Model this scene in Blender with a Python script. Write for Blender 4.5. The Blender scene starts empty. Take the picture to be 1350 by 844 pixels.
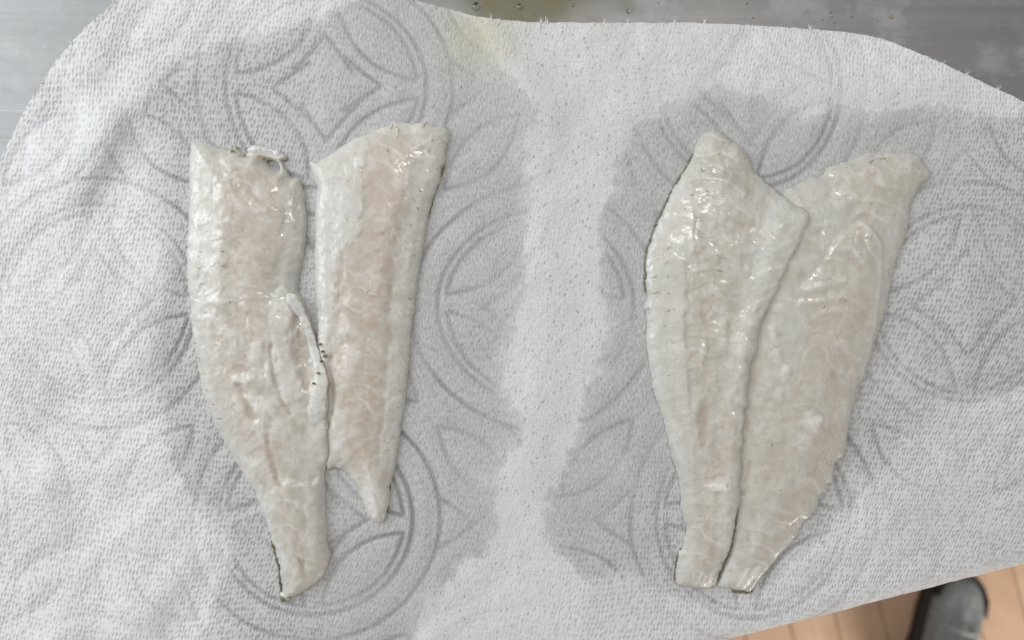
import bpy, bmesh, math, random
import numpy as np
from mathutils import Vector

random.seed(7)
RNG = np.random.RandomState(11)

# ------------------------------------------------------------------ scale
S = 0.00036            # metres per photo pixel on the worktop
D = 0.306              # camera height above the worktop (m)
CX, CY = 675.0, 422.0
FLOOR_Z = -0.90
def P(px, py, z=0.0):  # photo pixel on a horizontal level z -> world
    k = S * (1.0 - z / D)
    return Vector(((px - CX) * k, -(py - CY) * k, z))

# ------------------------------------------------------------------ camera
scene = bpy.context.scene
cam_d = bpy.data.cameras.new('camera')
cam = bpy.data.objects.new('camera', cam_d)
scene.collection.objects.link(cam)
cam.location = (0, 0, D)
cam_d.sensor_width = 36.0
cam_d.lens = 36.0 * (D / S) / 1350.0
cam_d.clip_start = 0.01
cam_d.clip_end = 50
cam_d.dof.use_dof = True
cam_d.dof.focus_distance = D - 0.004
cam_d.dof.aperture_fstop = 5.6
scene.camera = cam

# ------------------------------------------------------------------ light
world = bpy.data.worlds.new('World')
scene.world = world
world.use_nodes = True
world.node_tree.nodes['Background'].inputs[0].default_value = (1.0, 0.99, 0.98, 1)
world.node_tree.nodes['Background'].inputs[1].default_value = 0.27

def area(name, loc, target, size, size_y, power, color):
    d = bpy.data.lights.new(name, 'AREA')
    d.shape = 'RECTANGLE'
    d.size, d.size_y, d.energy, d.color = size, size_y, power, color
    o = bpy.data.objects.new(name, d)
    scene.collection.objects.link(o)
    o.location = loc
    o.rotation_euler = (Vector(target) - Vector(loc)).to_track_quat('-Z', 'Y').to_euler()
    return o
area('window_light', (-1.45, 0.55, 0.9), (0, 0, 0), 1.2, 1.0, 29, (0.89, 0.95, 1.0))
area('overhead_glint_light', (0.1, 0.55, 1.6), (0, 0, 0), 0.9, 0.12, 12, (1.0, 0.97, 0.92))  # unseen overhead strip, added and shaped to give the wet fish crisp glints
area('floor_fill_light', (1.5, -1.9, -0.25), (0.25, -0.4, -0.9), 0.9, 0.9, 44, (1.0, 0.93, 0.84))  # unseen fill, added below worktop height to brighten only the floor

vs = scene.view_settings
vs.view_transform = 'Standard'
vs.look = 'None'
vs.exposure = -0.13
vs.gamma = 1.0
vs.use_curve_mapping = False
scene.render.engine = 'CYCLES'

# ------------------------------------------------------------------ helpers
def link(o, parent=None):
    scene.collection.objects.link(o)
    if parent is not None:
        o.parent = parent
    return o
def empty(name, loc=(0, 0, 0)):
    o = bpy.data.objects.new(name, None)
    o.location = loc
    o.empty_display_size = 0.01
    return link(o)
def tag(o, label=None, cat=None, group=None, kind=None):
    if label: o['label'] = label
    if cat: o['category'] = cat
    if group: o['group'] = group
    if kind: o['kind'] = kind
    return o
def mesh_np(name, V, quads=None, tris=None, smooth=True, mat=None):
    me = bpy.data.meshes.new(name)
    polys = []
    nq = 0 if quads is None else len(quads)
    nt = 0 if tris is None else len(tris)
    me.vertices.add(len(V))
    me.vertices.foreach_set('co', np.asarray(V, dtype=np.float32).ravel())
    idx = []
    tot = []
    if nq: idx.append(np.asarray(quads).ravel()); tot.append(np.full(nq, 4))
    if nt: idx.append(np.asarray(tris).ravel()); tot.append(np.full(nt, 3))
    idx = np.concatenate(idx).astype(np.int32); tot = np.concatenate(tot).astype(np.int32)
    me.loops.add(len(idx)); me.loops.foreach_set('vertex_index', idx)
    me.polygons.add(len(tot))
    me.polygons.foreach_set('loop_start', np.concatenate([[0], np.cumsum(tot)[:-1]]).astype(np.int32))
    me.polygons.foreach_set('loop_total', tot)
    me.polygons.foreach_set('use_smooth', np.full(len(tot), smooth))
    me.update(calc_edges=True)
    me.validate()
    if mat: me.materials.append(mat)
    return me
def attr(me, name, vals):
    a = me.attributes.new(name, 'FLOAT', 'POINT')
    a.data.foreach_set('value', np.asarray(vals, dtype=np.float32))
def attr_v(me, name, vals):
    a = me.attributes.new(name, 'FLOAT_VECTOR', 'POINT')
    a.data.foreach_set('vector', np.asarray(vals, dtype=np.float32).ravel())
def bm_obj(name, bm, mat, parent=None, smooth=True):
    me = bpy.data.meshes.new(name)
    bm.normal_update()
    bm.to_mesh(me); bm.free()
    for p in me.polygons: p.use_smooth = smooth
    me.materials.append(mat)
    return link(bpy.data.objects.new(name, me), parent)

# numpy noise
_tabs = {}
def vnoise(x, y, scale, seed=0):
    if seed not in _tabs:
        _tabs[seed] = np.random.RandomState(1000 + seed).uniform(-1, 1, (128, 128))
    T = _tabs[seed]
    u = x / scale + 57.3; v = y / scale + 31.7
    i = np.floor(u).astype(int); j = np.floor(v).astype(int)
    f = u - i; g = v - j
    f = f * f * f * (f * (f * 6 - 15) + 10); g = g * g * g * (g * (g * 6 - 15) + 10)
    i0, i1, j0, j1 = i % 128, (i + 1) % 128, j % 128, (j + 1) % 128
    return (T[j0, i0] * (1 - f) + T[j0, i1] * f) * (1 - g) + (T[j1, i0] * (1 - f) + T[j1, i1] * f) * g
def fbm(x, y, scale, seed=0, oct=3):
    r = 0; a = 1
    for k in range(oct):
        r = r + a * vnoise(x, y, scale / 2 ** k, seed + k); a *= 0.5
    return r
def sstep(a, b, x):
    t = np.clip((x - a) / (b - a), 0, 1)
    return t * t * (3 - 2 * t)
def seg_dist(X, Y, pts, closed=False):
    """distance to a polyline, and arc length of the nearest point"""
    best = np.full(X.shape, 1e9); arc = np.zeros(X.shape)
    n = len(pts); acc = 0.0
    for k in range(n if closed else n - 1):
        x0, y0 = pts[k]; x1, y1 = pts[(k + 1) % n]
        dx, dy = x1 - x0, y1 - y0
        L2 = dx * dx + dy * dy + 1e-9
        t = np.clip(((X - x0) * dx + (Y - y0) * dy) / L2, 0, 1)
        d = np.hypot(X - x0 - t * dx, Y - y0 - t * dy)
        m = d < best
        best = np.where(m, d, best)
        arc = np.where(m, acc + t * math.sqrt(L2), arc)
        acc += math.sqrt(L2)
    return best, arc
def inside(X, Y, pts):
    c = np.zeros(X.shape, bool)
    n = len(pts)
    for k in range(n):
        x0, y0 = pts[k]; x1, y1 = pts[(k + 1) % n]
        if y0 == y1: continue
        cond = ((y0 > Y) != (y1 > Y)) & (X < (x1 - x0) * (Y - y0) / (y1 - y0) + x0)
        c ^= cond
    return c
def sdf(X, Y, pts):
    d, _ = seg_dist(X, Y, pts, True)
    return np.where(inside(X, Y, pts), d, -d)
def smooth_poly(pts, n=3):
    """Catmull-Rom resample of a closed outline"""
    out = []
    m = len(pts)
    for k in range(m):
        p0, p1, p2, p3 = [np.array(pts[(k + q - 1) % m], float) for q in range(4)]
        for t in np.arange(n) / n:
            out.append(tuple(0.5 * ((2 * p1) + (-p0 + p2) * t + (2 * p0 - 5 * p1 + 4 * p2 - p3) * t * t
                                    + (-p0 + 3 * p1 - 3 * p2 + p3) * t ** 3)))
    return out
def blur(A, r):
    for ax in (0, 1):
        for _ in range(2):
            pad = [(0, 0), (0, 0)]; pad[ax] = (r + 1, r)
            B = np.cumsum(np.pad(A, pad, mode='edge'), axis=ax)
            n = A.shape[ax]
            hi = np.take(B, np.arange(2 * r + 1, 2 * r + 1 + n), axis=ax)
            lo = np.take(B, np.arange(0, n), axis=ax)
            A = (hi - lo) / (2 * r + 1)
    return A
def grid_mask(sd, X, Y, step):
    """cells inside an outline, boundary vertices snapped on to it"""
    keep_v = sd > -0.75 * step
    cell = keep_v[:-1, :-1] & keep_v[1:, :-1] & keep_v[:-1, 1:] & keep_v[1:, 1:]
    # drop specks
    gy, gx = np.gradient(sd, step)
    nrm = np.hypot(gx, gy) + 1e-6
    cnt = np.zeros(sd.shape, int)
    cnt[:-1, :-1] += cell; cnt[1:, :-1] += cell; cnt[:-1, 1:] += cell; cnt[1:, 1:] += cell
    used = cnt > 0
    border = used & (cnt < 4)
    mv = np.where(border, np.clip(sd, -step, step), 0)
    PX = X - gx / nrm * mv; PY = Y - gy / nrm * mv
    vid = np.full(sd.shape, -1); vid[used] = np.arange(used.sum())
    jj, ii = np.nonzero(cell)
    q = np.stack([vid[jj, ii], vid[jj + 1, ii], vid[jj + 1, ii + 1], vid[jj, ii + 1]], 1)
    return used, PX, PY, q
def border_edges(q):
    e = np.concatenate([q[:, [0, 1]], q[:, [1, 2]], q[:, [2, 3]], q[:, [3, 0]]])
    key = np.sort(e, 1); key = key[:, 0].astype(np.int64) * 10_000_000 + key[:, 1]
    u, inv, c = np.unique(key, return_inverse=True, return_counts=True)
    return e[c[inv] == 1]

# node helpers
class N:
    def __init__(s, name):
        s.m = bpy.data.materials.new(name); s.m.use_nodes = True
        s.t = s.m.node_tree; s.b = s.t.nodes['Principled BSDF']
    def n(s, kind, **kw):
        nd = s.t.nodes.new(kind)
        for k, v in kw.items(): setattr(nd, k, v)
        return nd
    def put(s, sock, v):
        if isinstance(v, bpy.types.NodeSocket): s.t.links.new(v, sock)
        else: sock.default_value = v
    def set(s, **kw):
        for k, v in kw.items(): s.put(s.b.inputs[k.replace('_', ' ')], v)
    def attr(s, name, vec=False):
        a = s.n('ShaderNodeAttribute', attribute_name=name)
        return a.outputs['Vector' if vec else 'Fac']
    def math(s, op, a, b=0.0, clamp=False):
        m = s.n('ShaderNodeMath', operation=op, use_clamp=clamp)
        s.put(m.inputs[0], a); s.put(m.inputs[1], b); return m.outputs[0]
    def mix(s, f, a, b):
        m = s.n('ShaderNodeMix', data_type='RGBA')
        s.put(m.inputs['Factor'], f); s.put(m.inputs[6], a); s.put(m.inputs[7], b); return m.outputs[2]
    def mapr(s, v, a, b, c=0.0, d=1.0):
        m = s.n('ShaderNodeMapRange', interpolation_type='SMOOTHSTEP')
        s.put(m.inputs[0], v)
        for k, x in zip((1, 2, 3, 4), (a, b, c, d)): s.put(m.inputs[k], x)
        return m.outputs[0]
    def mapping(s, vec, scale=(1, 1, 1), rot=(0, 0, 0)):
        m = s.n('ShaderNodeMapping'); s.put(m.inputs[0], vec)
        m.inputs['Scale'].default_value = scale; m.inputs['Rotation'].default_value = rot; return m.outputs[0]
    def noise(s, vec, scale, detail=2.0, rough=0.5):
        m = s.n('ShaderNodeTexNoise'); s.put(m.inputs['Vector'], vec)
        m.inputs['Scale'].default_value = scale; m.inputs['Detail'].default_value = detail
        m.inputs['Roughness'].default_value = rough; return m.outputs['Fac']
    def voro(s, vec, scale, rand=1.0, feature='F1'):
        m = s.n('ShaderNodeTexVoronoi', feature=feature); s.put(m.inputs['Vector'], vec)
        m.inputs['Scale'].default_value = scale; m.inputs['Randomness'].default_value = rand; return m.outputs['Distance']
    def bump(s, h, strength, dist, normal=None):
        m = s.n('ShaderNodeBump'); s.put(m.inputs['Height'], h)
        m.inputs['Strength'].default_value = strength; m.inputs['Distance'].default_value = dist
        if normal is not None: s.put(m.inputs['Normal'], normal)
        return m.outputs[0]
    def obj(s): return s.n('ShaderNodeTexCoord').outputs['Object']
def col(r, g, b): return (r, g, b, 1)

# ------------------------------------------------------------------ materials
def mat_towel():
    s = N('paper_towel')
    uv = s.attr('sheet', True)           # sheet coordinates, 1 unit = 100 px
    wet, line, yel = s.attr('wet'), s.attr('line'), s.attr('yellow')
    wob = s.n('ShaderNodeVectorMath', operation='ADD')
    nz = s.n('ShaderNodeTexNoise'); s.put(nz.inputs['Vector'], uv); nz.inputs['Scale'].default_value = 4.0
    sc = s.n('ShaderNodeVectorMath', operation='SCALE'); s.put(sc.inputs[0], nz.outputs['Color']); sc.inputs['Scale'].default_value = 0.09
    s.put(wob.inputs[0], uv); s.put(wob.inputs[1], sc.outputs[0])
    knit = s.attr('knit')
    kuv = s.attr('weave', True)
    sc2 = s.n('ShaderNodeVectorMath', operation='SCALE'); s.put(sc2.inputs[0], nz.outputs['Color']); sc2.inputs['Scale'].default_value = 0.035
    kw_ = s.n('ShaderNodeVectorMath', operation='ADD'); s.put(kw_.inputs[0], kuv); s.put(kw_.inputs[1], sc2.outputs[0])
    km = s.mapping(kw_.outputs[0], (21, 14, 1))
    ed = s.voro(km, 1.0, 0.48)
    jit = s.math('MULTIPLY', s.math('SUBTRACT', s.noise(s.mapping(uv, (44, 26, 1), (0, 0, -.12)), 1.0, 4, .7), .5), .45)
    ed = s.math('ADD', ed, jit)
    rg = s.n('ShaderNodeMapRange', interpolation_type='SMOOTHSTEP'); s.put(rg.inputs[0], ed)
    s.put(rg.inputs[1], s.mapr(s.noise(uv, 8.0, 3), .3, .7, .02, .22)); rg.inputs[2].default_value = 0.62; rg.inputs[3].default_value = 0; rg.inputs[4].default_value = 1
    ridge = rg.outputs[0]
    kv = s.mapping(wob.outputs[0], (17.5, 12.5, 1), (0, 0, math.radians(-9)))
    v1 = s.voro(kv, 1.0, 0.85)
    pits = s.mapr(v1, 0.06, 0.46, 1.0, 0.0)
    pit_var = s.mapr(s.noise(uv, 10.0, 3), 0.42, 0.62)
    pits2 = s.math('MULTIPLY', pits, s.math('ADD', s.math('MULTIPLY', pit_var, 0.75), 0.2))
    fib = s.noise(s.mapping(uv, (58, 14, 1), (0, 0, math.radians(-6))), 1.0, 4, 0.7)
    fib2 = s.noise(s.mapping(uv, (44, 36, 1)), 1.0, 5, 0.8)
    plain_dry = s.mix(s.mapr(fib2, .34, .66), col(.52, .515, .505), col(.77, .765, .75))
    plain_wet = s.mix(s.mapr(fib, .36, .64), col(.345, .34, .34), col(.56, .555, .55))
    rm = s.math('MULTIPLY', ridge, s.mapr(fib2, .25, .65, .45, 1.0))
    knit_dry = s.mix(rm, col(.66, .66, .665), col(.78, .78, .785))
    knit_dry = s.mix(s.math('MULTIPLY', s.math('MULTIPLY', s.mapr(ed, .28, .10), pit_var), .30), knit_dry, col(.46, .46, .465))
    knit_dry = s.mix(s.mapr(fib, .55, .75, 0.0, .35), knit_dry, col(.83, .83, .83))
    knit_dry = s.mix(s.mapr(fib2, .45, .25, 0.0, .35), knit_dry, col(.52, .52, .525))
    knit_wet = s.mix(rm, col(.41, .405, .405), col(.595, .59, .585))
    dry = s.mix(knit, plain_dry, knit_dry)
    wetc = s.mix(knit, plain_wet, knit_wet)
    pd = s.math('MULTIPLY', pits2, s.math('MULTIPLY', s.math('SUBTRACT', 1.0, s.math('MULTIPLY', knit, 0.8)), s.math('SUBTRACT', 0.68, s.math('MULTIPLY', wet, 0.42))))
    wn = s.mapr(s.math('ADD', wet, s.math('MULTIPLY', s.math('SUBTRACT', fib2, 0.5), s.math('MULTIPLY', s.math('SUBTRACT', 1.0, wet), 0.8))), 0.0, 1.0)
    base = s.mix(wn, dry, wetc)
    base = s.mix(pd, base, col(.27, .265, .26))
    lf = s.math('MULTIPLY', line, s.mapr(s.noise(s.mapping(uv, (30, 30, 1)), 1.0, 3), .25, .7, .7, 1.0))
    base = s.mix(lf, base, col(.215, .215, .22))
    base = s.mix(s.math('MULTIPLY', yel, 0.55), base, col(.52, .49, .32))
    s.set(Base_Color=base, Roughness=s.math('SUBTRACT', 0.95, s.math('MULTIPLY', wet, 0.25)))
    s.b.inputs['Specular IOR Level'].default_value = 0.25
    h = s.math('ADD', s.math('MULTIPLY', fib, 0.5), s.math('MULTIPLY', fib2, 0.5))
    h = s.math('ADD', h, s.math('MULTIPLY', s.math('MULTIPLY', ridge, knit), 1.1))
    h = s.math('SUBTRACT', h, s.math('MULTIPLY', pits2, s.math('SUBTRACT', 1.0, knit)))
    s.set(Normal=s.bump(h, 0.8, 0.0004))
    return s.m

def mat_flesh():
    s = N('raw_fish_flesh')
    uv = s.attr('sheet', True)
    tan, white, grey, brown = s.attr('tan'), s.attr('white'), s.attr('grey'), s.attr('brown')
    n1 = s.noise(uv, 4.0, 3, 0.55); n2 = s.noise(s.mapping(uv, (14, 9, 1)), 1.0, 4, 0.65)
    b = s.mix(s.mapr(n1, .34, .64), col(.505, .465, .40), col(.65, .63, .585))
    mot = s.mapr(s.noise(uv, 5.0, 3, 0.6), .3, .7, .35, 1.25)
    b = s.mix(s.math('MULTIPLY', s.math('MULTIPLY', tan, 0.95), mot, True), b, col(.515, .435, .36))
    b = s.mix(s.math('MULTIPLY', s.math('MULTIPLY', grey, 0.72), mot, True), b, col(.56, .565, .535))
    b = s.mix(s.math('MULTIPLY', s.attr('tint'), 0.5), b, col(.47, .475, .43))
    b = s.mix(s.math('MULTIPLY', white, 0.8), b, col(.74, .725, .69))
    b = s.mix(s.math('MULTIPLY', s.mapr(n2, .52, .75), 0.22), b, col(.70, .68, .64))
    b = s.mix(s.math('MULTIPLY', s.mapr(n2, .48, .28), 0.25), b, col(.46, .41, .35))
    wisp = s.noise(s.mapping(uv, (26, 9, 1), (0, 0, .5)), 1.0, 5, 0.75)
    b = s.mix(s.math('MULTIPLY', s.mapr(wisp, .54, .70), .22), b, col(.76, .745, .715))
    vn = s.n('ShaderNodeTexNoise'); s.put(vn.inputs['Vector'], s.mapping(uv, (9, 4.5, 1), (0, 0, .15))); vn.inputs['Scale'].default_value = 1.0; vn.inputs['Detail'].default_value = 3.0; vn.inputs['Distortion'].default_value = 0.9
    vein = s.mapr(s.math('ABSOLUTE', s.math('SUBTRACT', vn.outputs['Fac'], .5)), .0, .022, 1.0, .0)
    vein = s.math('MULTIPLY', vein, s.mapr(n1, .42, .62, 0.0, .7))
    b = s.mix(vein, b, col(.42, .34, .27))
    vein2 = s.mapr(s.math('ABSOLUTE', s.math('SUBTRACT', wisp, .47)), .0, .020, .22, .0)
    b = s.mix(vein2, b, col(.76, .745, .715))
    b = s.mix(s.math('MULTIPLY', brown, 0.85), b, col(.36, .26, .18))
    s.set(Base_Color=b, Roughness=s.mapr(s.noise(uv, 11, 3), .3, .7, .34, .52))
    s.b.inputs['Specular IOR Level'].default_value = 0.36
    s.b.inputs['Subsurface Weight'].default_value = 0.85
    s.b.inputs['Subsurface Radius'].default_value = (1.0, 0.8, 0.6)
    s.b.inputs['Subsurface Scale'].default_value = 0.0024
    h1 = s.noise(uv, 8.0, 3, 0.55)
    h2 = s.noise(s.mapping(uv, (34, 22, 1)), 1.0, 4, 0.6)
    nb = s.bump(h1, 0.20, 0.0011)
    nb = s.bump(h2, 0.10, 0.0004, nb)
    s.set(Normal=nb, Alpha=s.math('SUBTRACT', 1.0, s.math('MULTIPLY', s.attr('thin'), 0.10)))
    h3 = s.mapr(s.noise(s.mapping(uv, (30, 22, 1), (0, 0, .6)), 1.0, 3, 0.6), .56, .66)
    s.set(Coat_Weight=s.mapr(s.noise(uv, 5, 3), .42, .62, .0, .7), Coat_Roughness=.06, Coat_Normal=s.bump(h3, .8, .0007, nb))
    return s.m

def mat_plain(name, c1, c2, scale=60, rough=.5, bump=0.0, metal=0.0, detail=3):
    s = N(name)
    o = s.obj(); n = s.noise(o, scale, detail, .6)
    s.set(Base_Color=s.mix(s.mapr(n, .3, .7), col(*c1), col(*c2)), Roughness=rough, Metallic=metal)
    if bump: s.set(Normal=s.bump(n, 0.6, bump))
    return s.m

def mat_steel():
    s = N('stainless_steel')
    o = s.obj()
    br = s.noise(s.mapping(o, (6, 160, 1), (0, 0, math.radians(14))), 1.0, 4, .7)
    sm = s.noise(o, 26, 5, .68)
    fine = s.noise(o, 90, 5, .7)
    b = s.mix(s.mapr(br, .3, .7), col(.235, .232, .228), col(.27, .27, .267))
    b = s.mix(s.math('MULTIPLY', s.mapr(sm, .45, .62), .75), b, col(.37, .37, .38))
    scr = s.noise(s.mapping(o, (3, 1500, 1), (0, 0, math.radians(31))), 1.0, 2, .5)
    b = s.mix(s.mapr(scr, .66, .74, 0.0, .45), b, col(.52, .52, .52))
    b = s.mix(s.math('MULTIPLY', s.mapr(fine, .60, .72), .35), b, col(.44, .43, .41))
    s.set(Base_Color=b, Metallic=0.6, Roughness=s.mapr(sm, .35, .65, .46, .60))
    s.set(Normal=s.bump(br, .05, .0004))
    return s.m

def mat_puddle():
    s = N('yellowish_brine')
    s.set(Base_Color=col(.22, .20, .105), Roughness=.15)
    n = s.noise(s.obj(), 60, 3)
    a = s.attr('fade')
    s.set(Alpha=s.math('MULTIPLY', a, s.mapr(n, .2, .8, .5, .8)))
    return s.m

def mat_wood():
    s = N('oak_laminate')
    o = s.obj()
    inf = s.n('ShaderNodeObjectInfo').outputs['Random']
    g = s.math('ADD', s.math('MULTIPLY', s.noise(s.mapping(o, (30, 3.0, 1)), 1.0, 4, .6), .6), s.math('MULTIPLY', s.noise(o, 22, 3), .4))
    a = s.mix(inf, col(.52, .28, .17), col(.62, .44, .28))
    b = s.mix(inf, col(.76, .56, .38), col(.60, .33, .23))
    s.set(Base_Color=s.mix(s.mapr(g, .3, .7), a, b), Roughness=.5)
    s.set(Normal=s.bump(g, .2, .0006))
    return s.m

def mat_glass():
    s = N('water')
    s.set(Base_Color=col(.9, .92, .9), Roughness=.03, IOR=1.33)
    s.b.inputs['Transmission Weight'].default_value = 1.0
    return s.m

M_TOWEL, M_FLESH, M_STEEL, M_WOOD, M_WATER, M_PUDDLE = mat_towel(), mat_flesh(), mat_steel(), mat_wood(), mat_glass(), mat_puddle()
M_SKIN = mat_plain('dark_fish_skin', (.05, .045, .03), (.24, .21, .13), 900, .4, .0004)
M_OLIVE = mat_plain('olive_scale', (.20, .15, .06), (.42, .34, .18), 700, .4, .0003)
M_FLECK = mat_plain('dark_fleck', (.15, .13, .095), (.33, .29, .22), 900, .5)
M_MEMB = mat_plain('white_membrane', (.53, .515, .48), (.69, .675, .64), 330, .35, .0008, detail=6)
for _k, _v in (('Subsurface Weight', .6), ('Subsurface Scale', .002), ('Subsurface Radius', (1, .9, .8))): M_MEMB.node_tree.nodes['Principled BSDF'].inputs[_k].default_value = _v
M_FIBRE = mat_plain('paper_fibre', (.70, .70, .68), (.78, .78, .76), 300, .95)
M_RUBBER = mat_plain('black_rubber', (.015, .013, .012), (.03, .027, .025), 80, .6, .0005)
M_GREY = mat_plain('grey_suede', (.20, .215, .22), (.29, .305, .31), 120, .85, .0006)
M_LACE = mat_plain('grey_lace', (.34, .35, .35), (.42, .43, .43), 300, .9)

# ------------------------------------------------------------------ worktop
# front edge of the worktop, as it runs in the picture
EDX, EDY = 257 / 265.34, -66 / 265.34            # edge direction (px)
NX, NY = 66 / 265.34, 257 / 265.34               # outward normal (px)
BEND_R = 28.0                                    # px, bend radius of the towel
EDGE_PT = (1108.0, 811.0)
def edge_t(X, Y):                                # px past the start of the bend
    return (X - EDGE_PT[0]) * NX + (Y - EDGE_PT[1]) * NY + BEND_R * 1.0 - 5
ang = math.atan2(-EDY, EDX)
ux = Vector((math.cos(ang), math.sin(ang), 0)); un = Vector((math.sin(ang), -math.cos(ang), 0))
edge_w = P(EDGE_PT[0], EDGE_PT[1]) + un * ((5 - BEND_R) * S)      # start of the bend, world

worktop = empty('steel_worktop', (0, 0, 0))
tag(worktop, kind='structure')
bm = bmesh.new()
rad = (BEND_R - 4) * S
prof = [(-0.75, -0.0006), (0.0, -0.0006)]
for k in range(1, 9):
    a = k / 8 * math.pi / 2
    prof.append((rad * math.sin(a), -0.0006 - rad * (1 - math.cos(a))))
prof += [(rad, -0.045), (rad - 0.002, -0.047), (rad - 0.02, -0.047), (-0.75, -0.047)]
rows = []
for sx in (-1.1, 1.1):
    rows.append([bm.verts.new(edge_w + ux * sx + un * p[0] + Vector((0, 0, p[1]))) for p in prof])
n = len(prof)
for k in range(n):
    bm.faces.new((rows[0][k], rows[0][(k + 1) % n], rows[1][(k + 1) % n], rows[1][k]))
bm.faces.new(rows[0][::-1]); bm.faces.new(rows[1])
bmesh.ops.recalc_face_normals(bm, faces=bm.faces)
top = bm_obj('top', bm, M_STEEL, worktop, smooth=False)
for p in top.data.polygons: p.use_smooth = 0.01 < abs(p.normal.z) < 0.999
bm = bmesh.new()
def add_box(bm, c, ex, ey, ez, ax=Vector((1, 0, 0)), ay=Vector((0, 1, 0)), bev=0.0):
    vs_ = [bm.verts.new(c + ax * ex * i + ay * ey * j + Vector((0, 0, ez * k))) for i in (-1, 1) for j in (-1, 1) for k in (-1, 1)]
    fs = [(0, 1, 3, 2), (4, 6, 7, 5), (0, 4, 5, 1), (2, 3, 7, 6), (0, 2, 6, 4), (1, 5, 7, 3)]
    out = [bm.faces.new([vs_[q] for q in f]) for f in fs]
    if bev:
        es = list({e for f in out for e in f.edges})
        bmesh.ops.bevel(bm, geom=es, offset=bev, segments=2, affect='EDGES')
add_box(bm, edge_w + un * -0.40 + Vector((0, 0, (FLOOR_Z - 0.048) / 2)), 1.05, 0.35, (-0.048 - FLOOR_Z - 0.002) / 2, ux, un, .003)
bmesh.ops.recalc_face_normals(bm, faces=bm.faces)
bm_obj('cabinet', bm, M_STEEL, worktop, smooth=False)

# ------------------------------------------------------------------ towel
TS = 2.0
tx = np.arange(-130, 1482, TS); ty = np.arange(-120, 1130, TS)
TX, TY = np.meshgrid(tx, ty)

towel_edge = [(-125, 1120), (-125, 420), (-60, 330), (-10, 230), (35, 140), (72, 82), (112, 36), (130, 20), (150, 2), (185, -22), (240, -45),
              (330, -52), (430, -45), (500, -22), (540, -2), (575, 8), (600, 14), (625, 21), (650, 25), (700, 29), (760, 30), (830, 30),
              (900, 30), (950, 31), (1000, 34), (1050, 37), (1100, 41), (1140, 46), (1165, 52), (1200, 65), (1237, 81), (1290, 106),
              (1350, 134), (1420, 170), (1478, 205), (1478, 1120)]
def towel_macro(X, Y):
    """height of the sheet over the steel in px"""
    z = 3.5 + 2.2 * fbm(X, Y, 190, 3, 2)
    left = sstep(330, 90, X)
    z = z + left * (6 + 9.0 * fbm(X * 0.9 + Y * 0.35, Y * 0.6 - X * 0.3, 95, 9, 2))
    # soft folds low on the left, running up to the right
    for (pts, w, h) in [([(60, 640), (190, 600), (270, 560)], 26, 5), ([(150, 860), (230, 760), (300, 700)], 24, 4.5),
                        ([(90, 250), (135, 190), (190, 120)], 30, 6), ([(120, 470), (190, 480), (235, 440)], 26, 4),
                        ([(40, 780), (120, 730), (190, 690)], 22, 4), ([(640, 20), (690, 100), (720, 150)], 24, 4),
                        ([(700, 150), (720, 300), (715, 480), (690, 620)], 34, 3.5),
                        ([(1020, 60), (1120, 110), (1240, 120)], 26, 3),
                        ([(1060, 760), (1150, 690), (1240, 640)], 26, 3.5), ([(1120, 560), (1180, 520), (1260, 500)], 22, 3)]:
        d, _ = seg_dist(X, Y, pts)
        z = z + h * np.exp(-(d / w) ** 2)
    z = z + 1.0 * fbm(X, Y, 42, 21, 2)
    return z
def fish_flat(X, Y):      # the sheet lies flat under the fish
    m = np.zeros(X.shape)
    for c, r in (((390, 480), (190, 330)), ((1030, 480), (215, 330))):
        m = np.maximum(m, 1 - sstep(0.75, 1.15, np.hypot((X - c[0]) / r[0], (Y - c[1]) / r[1])))
    return m
def towel_z(X, Y):        # metres
    f = fish_flat(X, Y)
    z = towel_macro(X, Y)
    z = z * (1 - f) + f * (3.0 + 0.35 * (z - 3.0))
    t = edge_t(X, Y)
    z = z * (1 - sstep(-70, 0, t)) + 1.2 * sstep(-70, 0, t)
    return np.maximum(z, 0.8) * S

# embossed pattern: rings with leaves on one set of lattice sites, stars on the other
def rot(p, k):
    x, y = p
    for _ in range(k): x, y = -y, x
    return (x, y)
def arc3(a, b, bulge, n=9):
    a = np.array(a, float); b = np.array(b, float)
    m = b - a; nrm = np.array([-m[1], m[0]]) / np.linalg.norm(m)
    return [tuple(a + m * t + nrm * bulge * 4 * t * (1 - t)) for t in np.linspace(0, 1, n)]
ring_lines, star_lines = [], []
for k in range(4):
    for (a, b, bl) in (((-116, -22), (-10, -116), 24), ((-116, -16), (-8, -114), -26)):
        ring_lines.append([rot(p, k) for p in arc3(a, b, -bl)])
    ring_lines.append([rot(p, k) for p in [(-22, -32), (-46, -16), (-70, 1), (-46, 20), (-24, 40)]])
    for bl in (26, -26):
        star_lines.append([rot(p, k) for p in arc3((-130, -126), (-36, -34), bl)])
    star_lines.append([rot(p, k) for p in [(-122, -32), (-98, -15), (-78, 3), (-98, 18), (-122, 36)]])
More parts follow.
